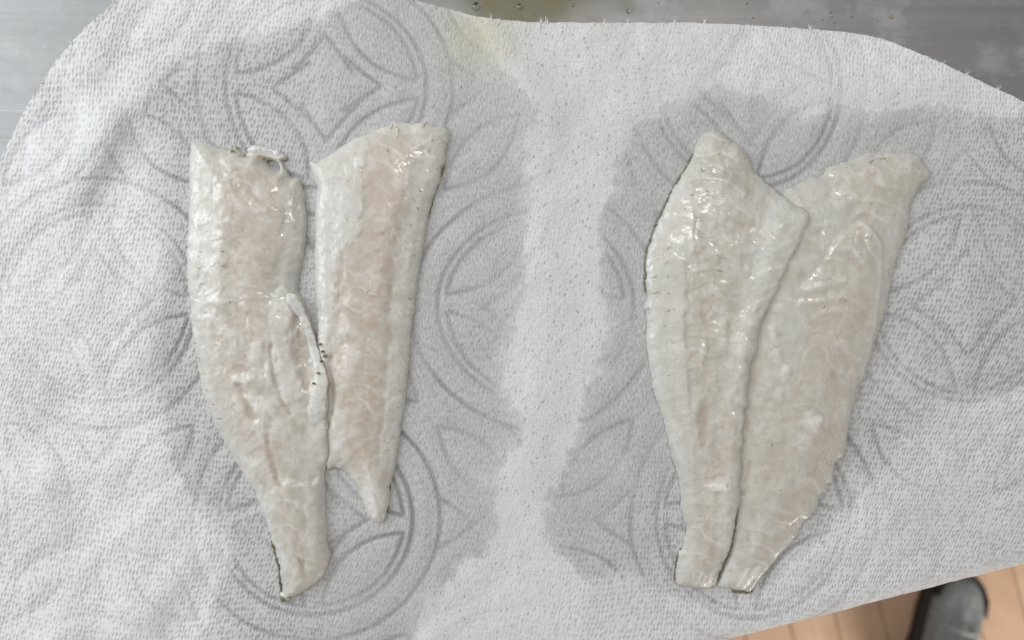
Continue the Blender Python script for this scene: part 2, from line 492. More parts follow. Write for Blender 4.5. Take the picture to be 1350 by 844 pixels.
def emboss(X, Y):
    wx = X + 7 * fbm(X, Y, 260, 40, 2); wy = Y + 7 * fbm(X, Y, 260, 50, 2)
    wx = wx - 18 * np.exp(-((X - 480) / 260) ** 2 - ((Y - 100) / 190) ** 2)
    wy = wy - 5 * np.exp(-((X - 480) / 260) ** 2 - ((Y - 100) / 190) ** 2)
    best = np.full(X.shape, 99.0)
    for i in range(-4, 5):
        for j in range(-3, 4):
            cx, cy = 702 + 285 * i, 400 + 285 * j
            if not (-320 < cx < 1700 and -300 < cy < 1250): continue
            sl = (slice(None), slice(None))
            m = (np.abs(wx - cx) < 178) & (np.abs(wy - cy) < 178)
            if not m.any(): continue
            qx, qy = wx[m] - cx, wy[m] - cy
            if (i + j) % 2 == 0:
                r = np.hypot(qx, qy)
                d = np.minimum(np.abs(r - 128), np.abs(r - 162))
                for L in ring_lines: d = np.minimum(d, seg_dist(qx, qy, L)[0])
            else:
                d = np.full(qx.shape, 99.0)
                for L in star_lines: d = np.minimum(d, seg_dist(qx, qy, L)[0])
            best[m] = np.minimum(best[m], d)
    return best
wetL = [(170, 150), (240, 70), (380, 40), (540, -30), (606, 6), (640, 60), (690, 105), (712, 150), (695, 200), (706, 255), (692, 300), (688, 360),
        (680, 420), (670, 500), (686, 555), (688, 575), (655, 640), (662, 690), (640, 740), (600, 760), (556, 800), (545, 870), (250, 870),
        (300, 720), (240, 640), (215, 540), (190, 430), (210, 330), (150, 240)]
wetR = [(880, 130), (960, 108), (1010, 120), (1060, 160), (1110, 140), (1240, 142), (1500, 175), (1500, 500), (1237, 540), (1150, 640), (1080, 720),
        (1000, 790), (900, 800), (840, 765), (770, 770), (738, 740), (716, 690), (742, 610), (772, 520), (794, 440), (784, 380), (790, 300), (800, 240), (838, 160)]
def wetness(X, Y):
    jx = X + 7 * fbm(X, Y, 46, 60, 2) + 6 * vnoise(X, Y, 8, 62); jy = Y + 7 * fbm(X, Y, 46, 64, 2) + 6 * vnoise(X, Y, 8, 66)
    a = sdf(jx, jy, wetL); b = sdf(jx, jy, wetR)
    wl = (0.45 * sstep(-6, 7, a) + 0.55 * sstep(-16, 34, a)) * (0.15 + 0.80 * sstep(0, 80, X - 180 + 0.12 * np.abs(Y - 300)))
    wl = wl * (1 - 0.35 * sstep(640, 860, Y) * sstep(420, 250, X))
    wr = 0.95 * (0.45 * sstep(-6, 7, b) + 0.55 * sstep(-16, 34, b))
    low = 0.45 * sstep(1010, 1200, X) * sstep(300, 520, Y)
    low2 = 0.4 * sstep(730, 800, X) * sstep(600, 760, Y)
    halo = 0.35 * sstep(-60, 0, np.maximum(a, b))
    w = np.maximum.reduce([wl, wr, low, low2, halo * 0.6, np.full(X.shape, 0.12)])
    return np.clip(w + 0.22 * fbm(X, Y, 75, 70, 3) * w, 0, 1)

sdT = sdf(TX, TY, towel_edge) + 0.7 * vnoise(TX, TY, 7, 80)
sdT = np.where(edge_t(TX, TY) > 250 + 4 * vnoise(TX, TY, 60, 81), -5, sdT)
used, PX, PY, q = grid_mask(sdT, TX, TY, TS)
Z = towel_z(TX, TY)
dline = emboss(TX, TY)
line = np.exp(-(dline / 3.2) ** 4)
W = wetness(TX, TY)
calm = sstep(640, 560, TX) + sstep(830, 1000, TX) * 0.8
linev = line * np.clip(0.48 * sstep(.5, .9, W) + 0.20 * sstep(.15, .5, W) * calm + 0.26 * np.clip(calm, 0, 1), 0, 1) * (0.75 + 0.4 * fbm(TX, TY, 70, 77, 2)) * (1 - 0.45 * sstep(1060, 1180, TX)) * (1 - 0.3 * sstep(220, 100, TY)) * (1 - 0.4 * sstep(600, 680, TY) * sstep(520, 430, TX))
puffy = sstep(0, 24, dline)
Z = Z + (0.42 * puffy - 0.12 * line) * 0.001 * (0.45 + 0.55 * np.clip(calm, 0, 1))
Z = Z + 0.00010 * vnoise(TX, TY, 6, 90)
yel = np.exp(-((TX - 632) / 45) ** 2 - ((TY - 45) / 42) ** 2)
T = edge_t(PX, PY)
arcl = np.clip(T, 0, BEND_R * math.pi / 2)
flat_x = (PX - CX) - np.maximum(T, 0) * NX; flat_y = (PY - CY) - np.maximum(T, 0) * NY
R = BEND_R
out = R * np.sin(arcl / R); down = R * (1 - np.cos(arcl / R)) + np.maximum(T - R * math.pi / 2, 0)
hang = np.maximum(T - R * math.pi / 2, 0)
out = out + sstep(0, 60, hang) * (2.5 + 2.5 * np.sin((PX * EDX + PY * EDY) / 34.0))   # gentle waves in the hanging part
k = 1 - Z / D
WX = (flat_x * k + out * NX) * S; WY = -(flat_y * k + out * NY) * S; WZ = Z * np.cos(arcl / R) - down * S
WX = WX + Z * np.sin(arcl / R) * NX; WY = WY - Z * np.sin(arcl / R) * NY
V = np.stack([WX[used], WY[used], WZ[used]], 1)
me = mesh_np('paper_towel', V, q, mat=M_TOWEL)
attr_v(me, 'sheet', np.stack([PX[used] / 100, PY[used] / 100, np.zeros(used.sum())], 1))
attr(me, 'wet', W[used]); attr(me, 'line', np.clip(linev, 0, 1)[used]); attr(me, 'yellow', yel[used])
knit = np.maximum.reduce([0.95 * sstep(600, 330, TX), 0.95 * sstep(-150, 180, (TX - 1000) + 0.75 * (TY - 430)), 0.25 + 0.0 * TX, 0.7 * sstep(180, 60, TY) * sstep(880, 1000, TX)])
knit = np.clip(knit + 0.12 * fbm(TX, TY, 90, 120, 2), 0, 1)
KU = TX + 0.22 * TY + 16 * fbm(TX, TY, 260, 130, 2) + 0.00055 * np.clip(TX - 850, 0, None) * np.clip(TY - 380, 0, None)
KV = TY - 0.05 * TX + 16 * fbm(TX, TY, 260, 140, 2)
attr(me, 'knit', knit[used]); attr_v(me, 'weave', np.stack([KU[used] / 100, KV[used] / 100, np.zeros(used.sum())], 1))
towel = link(bpy.data.objects.new('paper_towel', me))
tag(towel, 'white embossed kitchen paper towel, damp under the fish, laid over the steel worktop', 'paper towel')

# frayed fibres along the torn upper edge
bm = bmesh.new()
def strand(bm, p, d, L, w, z0):
    d = d / np.linalg.norm(d); s_ = np.array([-d[1], d[0]])
    prev = None
    for k in range(4):
        t = k / 3
        c = np.array(p) + d * L * t + s_ * L * 0.25 * t * t * random.choice((-1, 1)) * 0.5
        ww = w * (1 - t * 0.85)
        a = bm.verts.new(P(*(c + s_ * ww), z0 + t * 0.0006)); b = bm.verts.new(P(*(c - s_ * ww), z0 + t * 0.0006))
        e = bm.verts.new(P(*c, z0 + t * 0.0006 + ww * S))
        if prev:
            bm.faces.new((prev[0], a, e, prev[2])); bm.faces.new((prev[2], e, b, prev[1])); bm.faces.new((prev[1], b, a, prev[0]))
        prev = (a, b, e)
ee = [np.array(p, float) for p in towel_edge[4:34]]
for a, b in zip(ee[:-1], ee[1:]):
    L = np.linalg.norm(b - a); nn = np.array([(b - a)[1], -(b - a)[0]]) / L
    for _ in range(int(L / 6)):
        p = a + (b - a) * random.random() - nn * 1.5
        z0 = float(towel_z(np.array([[p[0]]]), np.array([[p[1]]]))[0, 0])
        tuft = random.random() < 0.14
        for _k in range(4 if tuft else 1):
            strand(bm, p + np.random.uniform(-1, 1, 2), nn + np.random.uniform(-.55, .55, 2), random.uniform(6, 11) if tuft else random.uniform(2, 4.5),
                   random.uniform(.35, .9) if tuft else .4, z0)
fr = bm_obj('frayed_fibres', bm, M_FIBRE, towel)
tag(fr, kind='stuff')

# ------------------------------------------------------------------ fillets
FS = 1.6
fx = np.arange(225, 1250, FS); fy = np.arange(150, 812, FS)
FX, FY = np.meshgrid(fx, fy)
TZ = towel_z(FX, FY) + 0.00022
surf = TZ.copy()                # what a later fillet rests on

class Fillet:
    def __init__(s, name, outline, spine, T, edge, seed, hole=None, closed_n=3):
        s.name = name
        jit = smooth_poly(outline, closed_n)
        xs = [p[0] for p in jit]; ys = [p[1] for p in jit]
        s.i0 = max(int((min(xs) - 12 - fx[0]) / FS), 0); s.i1 = min(int((max(xs) + 12 - fx[0]) / FS) + 1, len(fx))
        s.j0 = max(int((min(ys) - 12 - fy[0]) / FS), 0); s.j1 = min(int((max(ys) + 12 - fy[0]) / FS) + 1, len(fy))
        s.sl = (slice(s.j0, s.j1), slice(s.i0, s.i1))
        s.X, s.Y = FX[s.sl], FY[s.sl]
        s.sd = sdf(s.X, s.Y, jit) + 0.9 * vnoise(s.X, s.Y, 9, seed) + 0.5 * vnoise(s.X, s.Y, 4, seed + 1)
        s.outline = jit
        if hole: s.sd = np.minimum(s.sd, -sdf(s.X, s.Y, smooth_poly(hole, 3)))
        s.seed = seed
        d, s.arc = seg_dist(s.X, s.Y, spine); s.du = d
        e = np.clip(s.sd / edge, 0, 1)
        e2 = np.clip(s.sd / 5, 0, 1)
        s.h = 0.35 + T * 0.16 * np.sqrt(np.maximum(1 - (1 - e2) ** 2, 0)) + T * 0.39 * (1 - (1 - e) ** 2) + T * 0.45 * sstep(2, 55, s.sd)     # mm
        s.lim = sstep(0, 9, s.sd)
        s.tan = np.zeros(s.X.shape); s.white = s.tan.copy(); s.grey = s.tan.copy(); s.brown = s.tan.copy()
        s.T = T; s.tint = 0.0
    def feat(s, m, h=0, tan=0, white=0, grey=0, brown=0):
        s.h = s.h + 0.7 * h * m * s.lim
        s.tan = s.tan + tan * m; s.white = s.white + white * m; s.grey = s.grey + grey * m; s.brown = s.brown + brown * m
    def ell(s, x, y, rx, ry, rotd=0, wob=0.18, **kw):
        c, n_ = math.cos(math.radians(rotd)), math.sin(math.radians(rotd))
        wa = 0.35 * min(rx, ry) + 1.5
        ws = max(15, 1.5 * max(rx, ry)); XX = s.X + wa * fbm(s.X, s.Y, ws, s.seed + 25, 2); YY = s.Y + wa * fbm(s.X, s.Y, ws, s.seed + 29, 2)
        a = ((XX - x) * c + (YY - y) * n_) / rx; b = (-(XX - x) * n_ + (YY - y) * c) / ry
        r = np.hypot(a, b) + wob * fbm(s.X, s.Y, 9, s.seed + 5, 2)
        s.feat(1 - sstep(0.25, 1.25, r), **kw)
    def line(s, pts, w, wob=2.0, **kw):
        X = s.X + wob * fbm(s.X, s.Y, 22, s.seed + 7, 2); Y = s.Y + wob * fbm(s.X, s.Y, 22, s.seed + 9, 2)
        d, _ = seg_dist(X, Y, pts)
        s.feat(np.exp(-(d / w) ** 2), **kw)
    def zone(s, pts, soft=4, wob=2.5, nz=1.0, **kw):
        X = s.X + wob * fbm(s.X, s.Y, 20, s.seed + 7, 2); Y = s.Y + wob * fbm(s.X, s.Y, 20, s.seed + 9, 2)
        s.feat(sstep(-soft, soft, sdf(X, Y, smooth_poly(pts, 3)) + nz * (2 + soft * .5) * fbm(s.X, s.Y, 16, s.seed + 23, 3)), **kw)
    def segments(s, pitch, k, amp, cen=None, width=60):
        """rows of muscle flakes, V-shaped across the spine"""
        ph = (s.arc - k * s.du) / pitch + 0.55 * fbm(s.X, s.Y, 40, s.seed + 11, 2)
        f = ph - np.floor(ph)
        saw = np.where(f < 0.8, f / 0.8, (1 - f) / 0.2)
        m = np.exp(-(s.du / width) ** 2) * (0.4 + 0.6 * sstep(-0.3, 0.5, fbm(s.X, s.Y, 50, s.seed + 13, 2)))
        s.h = s.h + 0.7 * amp * (saw - 0.5) * m * s.lim
        s.white = s.white + 0.50 * sstep(.66, .82, f) * (1 - sstep(.84, .98, f)) * m
        s.tan = s.tan + 0.28 * (1 - sstep(.0, .35, f)) * m
    def lumps(s, scale, amp, width=70):
        m = np.exp(-(s.du / width) ** 2) * s.lim
        n_ = fbm(s.X, s.Y * 0.75, scale, s.seed + 15, 3)
        s.h = s.h + 0.4 * amp * n_ * m
        r = 1 - np.abs(fbm(s.X * 1.2, s.Y * 0.8, scale * 1.3, s.seed + 19, 2))
        s.h = s.h - amp * 0.3 * np.clip(r - 0.8, 0, 1) / 0.2 * m
        s.tan = s.tan + 0.25 * np.clip(-n_, 0, 1) * m
    def build(s, label, group):
        global surf
        lo = surf[s.sl]
        base = blur(lo, 7)
        base = np.maximum(base, TZ[s.sl]) + 0.00015
        base = np.where(lo > TZ[s.sl] + 1e-5, np.maximum(base, lo + 0.0002), base)
        base = blur(base, 3)
        base = np.maximum(base, lo + 0.00012)
        s.base = base
        s.h = np.maximum(s.h + 0.06 * fbm(s.X, s.Y, 8, s.seed + 17, 2) * s.lim, 0.5)
        top = base + s.h * 0.001
        used, PX, PY, q = grid_mask(s.sd, s.X, s.Y, FS)
        gyy, gxx = s.X.shape
        kk = 1 - (base + 0.003) / D
        A = np.stack([((PX - CX) * S * kk)[used], (-(PY - CY) * S * kk)[used], top[used]], 1)
        B = A.copy(); B[:, 2] = (lo + 0.0001)[used]
        nv = len(A)
        be = border_edges(q)
        side = np.stack([be[:, 1], be[:, 0], be[:, 0] + nv, be[:, 1] + nv], 1)
        quads = np.concatenate([q, q[:, ::-1] + nv, side])
        me = mesh_np('flesh', np.concatenate([A, B]), quads, mat=M_FLESH)
        uv = np.stack([PX[used] / 100 + s.seed, PY[used] / 100, np.zeros(nv)], 1)
        attr_v(me, 'sheet', np.concatenate([uv, uv]))
        thin = 1 - sstep(1, 20, s.sd + 5 * fbm(s.X, s.Y, 14, s.seed + 33, 2))
        s.grey = s.grey + 0.7 * thin + 0.3 * s.tint; s.tan = s.tan * (1 - 0.6 * thin) * (1 - 0.35 * s.tint)
        for nm in ('tan', 'white', 'grey', 'brown'):
            v = np.clip(getattr(s, nm), 0, 1)[used]
            attr(me, nm, np.concatenate([v, v]))
        attr(me, 'tint', np.full(2 * nv, s.tint))
        tn = (1 - sstep(0, 11, s.sd + 3 * fbm(s.X, s.Y, 12, s.seed + 37, 2)))[used]; attr(me, 'thin', np.concatenate([tn, tn]))
        cx, cy = np.mean([p[0] for p in s.outline]), np.mean([p[1] for p in s.outline])
        s.root = empty('fish_fillet', P(cx, cy, float(base.mean()))); tag(s.root, label, 'fish fillet', group)
        s.off = Vector(s.root.location)
        o = link(bpy.data.objects.new('flesh', me), s.root); o.location = -s.off
        s.flesh = o
        s.topz = top
        cov = s.sd > 0
        sub = surf[s.sl].copy(); sub[cov] = np.maximum(sub[cov], top[cov]); surf[s.sl] = sub
    def z_at(s, x, y):
        j = int(np.clip(round((y - s.Y[0, 0]) / FS), 0, s.Y.shape[0] - 1)); i = int(np.clip(round((x - s.X[0, 0]) / FS), 0, s.X.shape[1] - 1))
        return float(s.topz[j, i]), float(s.base[j, i])
    def pos(s, x, y, dz=0.0, on_base=False):
        zt, zb = s.z_at(x, y)
        k = 1 - (zb + 0.003) / D
        return Vector(((x - CX) * S * k, -(y - CY) * S * k, (zb if on_base else zt) + dz))
    def part(s, name, bm, mat, kind=None, smooth=True, label=None):
        bmesh.ops.recalc_face_normals(bm, faces=bm.faces)
        o = bm_obj(name, bm, mat, s.root, smooth); o.location = -s.off
        if kind: o['kind'] = kind
        if label: o['label'] = label
        return o
    def flecks(s, pts, name='dark_fleck', mat=None, kind='stuff', dz=0.0):
        bm = bmesh.new()
        rf = np.random.RandomState(len(pts) * 7 + s.seed)
        for (x, y, L, a, w) in pts:
            L *= rf.uniform(.55, 1.15); w *= rf.uniform(.6, 1.1); a += rf.uniform(-18, 18); bnd = rf.uniform(-.35, .35)
            c, n_ = math.cos(math.radians(a)), math.sin(math.radians(a))
            ring = []
            for t in (-1, -.4, .3, 1):
                bend = bnd * L * (t * t - .4)
                px_, py_ = x + c * t * L - n_ * bend, y + n_ * t * L + c * bend
                ww = 0.85 * w * (1.05 - 0.8 * abs(t) ** 1.5)
                ring.append([bm.verts.new(s.pos(px_ - n_ * ww, py_ + c * ww, dz + 0.00003)), bm.verts.new(s.pos(px_, py_, dz + 0.00022)), bm.verts.new(s.pos(px_ + n_ * ww, py_ - c * ww, dz + 0.00003))])
            for r0, r1 in zip(ring[:-1], ring[1:]):
                for k in (0, 1): bm.faces.new((r0[k], r0[k + 1], r1[k + 1], r1[k]))
        return s.part(name, bm, mat or M_FLECK, kind)
    def skin_edge(s, pts, wout, seed, h=0.0010):
        """dark skin showing as a thin lip under the flesh"""
        rs = np.random.RandomState(seed)
        P_ = [np.array(p, float) for p in pts]
        dense = []
        for a, b in zip(P_[:-1], P_[1:]):
            m = max(int(np.linalg.norm(b - a) / 2.0), 1)
            dense += [a + (b - a) * t / m for t in range(m)]
        dense.append(P_[-1])
        bm = bmesh.new(); prev = None
        nd = len(dense)
        for k, p in enumerate(dense):
            tdir = dense[min(k + 1, nd - 1)] - dense[max(k - 1, 0)]
            nn = np.array([tdir[1], -tdir[0]]); nn /= np.linalg.norm(nn) + 1e-9
            w = wout * (0.1 + 0.9 * rs.rand() ** 1.3) * min(1, k / 4 + .15, (nd - 1 - k) / 4 + .15) * (0.25 if (k // 6 + seed) % 4 == 3 else 1)
            a = p - nn * 3; b = p + nn * w
            row = [bm.verts.new(s.pos(a[0], a[1], 0.0002, True)), bm.verts.new(s.pos(a[0], a[1], h, True)),
                   bm.verts.new(s.pos(*(p + nn * w * .6), h, True)), bm.verts.new(s.pos(b[0], b[1], h * .5, True)), bm.verts.new(s.pos(b[0], b[1], 0.0002, True))]
            if prev:
                for m in range(5): bm.faces.new((prev[m], prev[(m + 1) % 5], row[(m + 1) % 5], row[m]))
            prev = row
        return s.part('skin_edge', bm, M_SKIN)
    def tube(s, name, path, mat, zlift=0.0, flat=0.6, seed=0, dark=None):
        """soft tapering strip lying on the surface below it"""
        rs = np.random.RandomState(seed)
        pp = []
        n0 = len(path); ph = rs.rand(3) * 6
        for k in range(n0 - 1):
            p0, p1, p2, p3 = [np.array(path[min(max(k + q, 0), n0 - 1)], float) for q in (-1, 0, 1, 2)]
            for t in np.arange(6) / 6:
                v = 0.5 * ((2 * p1) + (-p0 + p2) * t + (2 * p0 - 5 * p1 + 4 * p2 - p3) * t * t + (-p0 + 3 * p1 - 3 * p2 + p3) * t ** 3)
                a_ = (k + t) * 2.1
                v[2] *= 1 + .10 * math.sin(a_ + ph[0]) + .07 * math.sin(2.7 * a_ + ph[1]) + .05 * math.sin(6.1 * a_ + ph[2])
                pp.append(v)
        pp.append(np.array(path[-1], float))
        bm = bmesh.new(); prev = None; m = len(pp)
        for k, (x, y, w) in enumerate(pp):
            a, b = pp[max(k - 1, 0)], pp[min(k + 1, m - 1)]
            t = np.array([b[0] - a[0], b[1] - a[1]]); t /= np.linalg.norm(t); nn = np.array([-t[1], t[0]])
            end = min(1, math.sqrt(min(k, m - 1 - k) / 5 + .02))
            w = w * end
            ii_ = int(np.clip((y - fy[0]) / FS, 4, len(fy) - 5)); jj_ = int(np.clip((x - fx[0]) / FS, 4, len(fx) - 5))
            zc = float(surf[ii_ - 4:ii_ + 5, jj_ - 4:jj_ + 5].mean()) + 0 * float(surf[int(np.clip((y - fy[0]) / FS, 0, len(fy) - 1)), int(np.clip((x - fx[0]) / FS, 0, len(fx) - 1))])
            row = []
            for g in range(10):
                an = 2 * math.pi * g / 10
                c = np.array([x, y]) + nn * math.cos(an) * w
                zz = zc + (zlift if not isinstance(zlift, tuple) else zlift[0] + (zlift[1] - zlift[0]) * k / m) + (math.sin(an) * .9 + .5) * w * flat * S
                row.append(bm.verts.new(P(c[0], c[1], zz)))
            if prev:
                for g in range(10): bm.faces.new((prev[g], prev[(g + 1) % 10], row[(g + 1) % 10], row[g]))
            else: bm.faces.new(row[::-1])
            prev = row
        bm.faces.new(prev)
        return s.part(name, bm, mat)
    def scrap(s, x, y, r, seed, mat, name='skin_scrap', h=1.0):
        rs = np.random.RandomState(seed); bm = bmesh.new()
        n_ = 9; c0 = s.pos(x, y, 0.0007 * h)
        cen = bm.verts.new(c0); r1 = []; r2 = []
        for k in range(n_):
            a = 2 * math.pi * k / n_; q_ = r * (.5 + .6 * rs.rand())
            r1.append(bm.verts.new(s.pos(x + .55 * q_ * math.cos(a), y + .55 * q_ * math.sin(a), 0.0006 * h)))
            r2.append(bm.verts.new(s.pos(x + q_ * math.cos(a), y + q_ * math.sin(a), -0.0004)))
        for k in range(n_):
            bm.faces.new((cen, r1[k], r1[(k + 1) % n_])); bm.faces.new((r1[k], r2[k], r2[(k + 1) % n_], r1[(k + 1) % n_]))
        return s.part(name, bm, mat)

GROUP = 'raw fish fillets on the paper towel'
# ---- second fillet of the first pair (wide straight-cut top, pointed end)
L2 = Fillet('L2', [(406, 212), (416, 211), (432, 203), (453, 188), (475, 178), (496, 169), (514, 162), (521, 158), (530, 159), (542, 161), (551, 160), (564, 161),
     (578, 164), (588, 168), (592, 173), (591, 184), (587, 202), (587, 212), (581, 225), (580, 237), (572, 257), (565, 278), (561, 300), (556, 330), (551, 357),
     (548, 385), (545, 410), (541, 439), (539, 459), (538, 480), (535, 509), (533, 535), (528, 557), (527, 571), (523, 592), (520, 612), (514, 643), (510, 675), (504, 689),
     (496, 691), (488, 687), (477, 663), (467, 643), (457, 626), (441, 618), (431, 621), (422, 606), (416, 560), (413, 520), (412, 490), (414, 460), (416, 440), (417, 420), (416, 403),
     (414, 375), (413, 344), (413, 309), (414, 285), (414, 266), (416, 248), (412, 235), (409, 221)],
     [(505, 175), (492, 300), (470, 420), (476, 560), (495, 680)], 6.0, 17, 100)
L2.zone([(405, 205), (480, 170), (480, 240), (476, 295), (465, 322), (450, 345), (447, 385), (441, 430), (430, 480), (405, 480)], 4, h=0.7, grey=.75, white=.25)
L2.zone([(455, 350), (480, 300), (484, 210), (545, 180), (560, 200), (535, 260), (520, 370), (512, 440), (506, 540), (500, 600), (480, 610), (450, 560), (440, 500)], 20, wob=6, tan=.75)
L2.zone([(560, 190), (600, 170), (570, 300), (545, 450), (525, 600), (500, 690), (503, 560), (512, 470), (517, 390), (525, 310), (540, 240)], 7, wob=4, h=-0.7, grey=.8)
L2.line([(518, 375), (514, 440), (506, 540), (498, 600)], 4, h=-.5)
L2.line([(500, 190), (520, 240), (505, 330), (498, 420)], 12, h=.5, tan=.2)
L2.ell(466, 400, 14, 14, h=.6, white=.3); L2.ell(462, 480, 13, 28, 10, h=.8, white=.5); L2.ell(455, 430, 8, 20, h=.5, white=.3)
L2.line([(438, 470), (441, 520), (434, 560)], 4, h=-1.1, tan=.3)
L2.ell(491, 655, 13, 32, -15, h=-.6, white=.7); L2.ell(452, 560, 12, 30, h=.4, white=.25)
L2.ell(470, 610, 12, 30, -20, tan=.5); L2.ell(540, 166, 44, 9, h=-.2, white=.4)
L2.ell(545, 215, 26, 40, 15, white=.3); L2.line([(452, 345), (449, 390)], 6, h=-.35, tan=.4)
L2.segments(26, 0.35, .35, width=50); L2.lumps(26, .5, 55)
L2.build('raw white fillet with a slanting cut top, pointed end beside the dark-tipped tail', GROUP)
L2.flecks([(513, 201, 4, 70, .7), (570, 186, 3, 80, .7), (566, 200, 3, 85, .7), (558, 167, 3, 130, .6), (562, 161, 3, 100, .6), (554, 252, 3, 70, .8), (551, 275, 3, 60, .7),
           (522, 275, 2, 20, .6), (542, 297, 1.6, 60, .7), (506, 308, 3, 85, .9), (528, 303, 1.6, 30, .7), (548, 317, 2, 50, .8), (546, 337, 1.6, 20, .6), (487, 385, 3, 120, .8), (540, 394, 2.2, 0, 1.0), (487, 364, 1.6, 0, .7),
           (538, 415, 1.6, 0, .7), (515, 408, 1.5, 0, .6), (452, 430, 2, 0, .6), (489, 443, 1.5, 0, .6), (527, 516, 1.5, 30, .7), (524, 537, 1.5, 30, .6), (518, 577, 1.7, 30, .7), (513, 594, 1.5, 30, .7), (487, 464, 2, 0, .6)])
L2.flecks([(517, 166, 4, 100, .8), (522, 168, 5, 15, .8), (526, 173, 4, 80, .7), (520, 160, 3, 10, .9), (525, 181, 3, 100, .6), (560, 163, 4, 120, .6)], 'olive_scale', M_OLIVE)
L2.skin_edge([(514, 640), (511, 660), (508, 680)], 2.2, 2)
L2.skin_edge([(586, 215), (579, 238), (571, 260), (563, 290)], 1.0, 5, .0007)

# ---- first fillet of the first pair (broad shoulder, folded dark-tipped tail)
L1 = Fillet('L1', [(253, 186), (266, 185), (278, 188), (289, 193), (301, 196), (306, 194), (312, 197), (321, 201), (326, 197), (335, 194), (344, 193), (354, 197), (365, 199),
     (375, 203), (375, 208), (370, 211), (372, 218), (378, 228), (381, 233), (390, 235), (396, 242), (399, 253), (401, 271), (402, 285), (402, 309), (400, 327), (397, 344), (393, 362),
     (391, 380), (396, 394), (406, 414), (411, 432), (414, 452), (417, 472), (424, 490), (430, 505), (431, 530), (430, 560), (431, 590), (428, 615), (426, 627), (427, 645), (428, 668), (429, 694), (430, 712), (433, 728),
     (433, 740), (428, 754), (420, 767), (407, 776), (391, 787), (382, 793), (372, 797), (367, 792), (367, 785), (370, 780), (368, 767), (367, 756), (365, 744), (362, 731), (358, 719), (352, 699),
     (344, 680), (337, 659), (331, 646), (321, 632), (312, 616), (300, 595), (287, 573), (278, 555), (270, 534), (263, 509), (259, 486), (255, 468), (251, 450), (248, 416), (244, 371), (243, 327),
     (245, 300), (246, 257), (247, 212), (249, 190)],
     [(315, 195), (305, 330), (318, 450), (348, 560), (376, 640), (398, 780)], 6.6, 19, 200,
     hole=[(349, 211), (356, 210), (363, 213), (367, 219), (366, 224), (360, 223), (353, 218)])
L1.zone([(300, 240), (322, 215), (365, 225), (380, 260), (382, 320), (360, 370), (352, 420), (345, 450), (320, 430), (300, 360), (298, 290)], 18, wob=6, tan=.75, h=.3)
L1.line([(325, 240), (314, 255), (305, 262)], 6, tan=.6, h=-.3)
L1.zone([(366, 245), (384, 236), (405, 260), (404, 320), (392, 380), (368, 400), (358, 390), (372, 330), (376, 280)], 5, grey=.9, h=-.5)
L1.zone([(365, 380), (382, 378), (388, 415), (390, 470), (397, 500), (398, 520), (375, 520), (370, 470), (362, 430)], 3, grey=.4, white=.45, h=.6)
L1.zone([(391, 405), (402, 420), (408, 450), (412, 480), (410, 508), (400, 503), (394, 470), (389, 440)], 7, h=-1.5, tan=1, brown=.08)
L1.ell(339, 465, 9, 20, h=1.0, white=.75); L1.ell(322, 499, 17, 8, -10, h=1.0, white=.8); L1.ell(347, 532, 20, 15, 35, h=1.1, white=.75); L1.ell(350, 562, 12, 16, h=.7, white=.5)
L1.ell(357, 492, 8, 18, h=.7, white=.4); L1.ell(330, 485, 12, 20, h=-1.0, tan=.4)
L1.line([(318, 508), (328, 530), (340, 553)], 5, h=-1.3, tan=.9, brown=.15)
L1.line([(362, 455), (364, 490), (372, 520), (385, 545)], 3.5, h=-1.0, tan=.5)
L1.line([(356, 575), (360, 600), (366, 622), (369, 640)], 4.5, h=-1.0, tan=.7, brown=.38)
L1.ell(381, 634, 11, 5, h=.8, white=.5)
for (x, y, r) in ((303, 300, 13), (323, 345, 12), (290, 345, 12), (318, 385, 14), (295, 400, 13), (333, 400, 13), (305, 440, 14), (300, 215, 14), (309, 232, 12), (343, 275, 12), (350, 240, 14)):
    L1.ell(x, y, r, r * .8, 20, h=.55, white=.22)
L1.zone([(240, 180), (298, 190), (290, 300), (282, 420), (300, 520), (330, 600), (345, 660), (300, 620), (250, 500), (235, 350)], 10, grey=.4, white=.12, h=-.5)
L1.line([(290, 430), (300, 500), (320, 560), (345, 600)], 14, tan=.5, h=-.4)
L1.zone([(340, 643), (360, 648), (372, 644), (390, 636), (410, 634), (440, 632), (445, 760), (370, 820), (350, 720)], 4, wob=1.2, h=1.2, grey=.25)
L1.line([(395, 637), (424, 635)], 4, white=.3, h=.2)
L1.line([(372, 650), (384, 680), (393, 705), (400, 740)], 9, h=-.7, tan=.75, brown=.06)
L1.line([(391, 712), (400, 735), (405, 755)], 4, h=-.5, tan=.5, brown=.22)
L1.ell(415, 690, 9, 50, -3, h=.5, white=.15)
L1.ell(375, 775, 10, 22, 10, h=-1.2, grey=.9, brown=.18); L1.ell(407, 765, 22, 9, -32, h=-.4, tan=.5, white=.2)
L1.line([(395, 784), (412, 771), (424, 757)], 2.5, h=.9, white=.5)
L1.line([(386, 780), (400, 762)], 2.0, h=.6, white=.4)
L1.ell(350, 199, 26, 6, 10, h=-2.0, white=.5); L1.line([(318, 203), (340, 206), (350, 210)], 3, h=-1.2, brown=.3, tan=.3)
L1.line([(370, 212), (376, 228), (384, 245)], 4, grey=.8, h=-.6)
L1.segments(24, 0.5, .5, width=55); L1.lumps(20, .65, 50)
L1.tint = 0.12
L1.build('raw white fillet with square shoulder and tail flap ending in dark skin tip', GROUP)
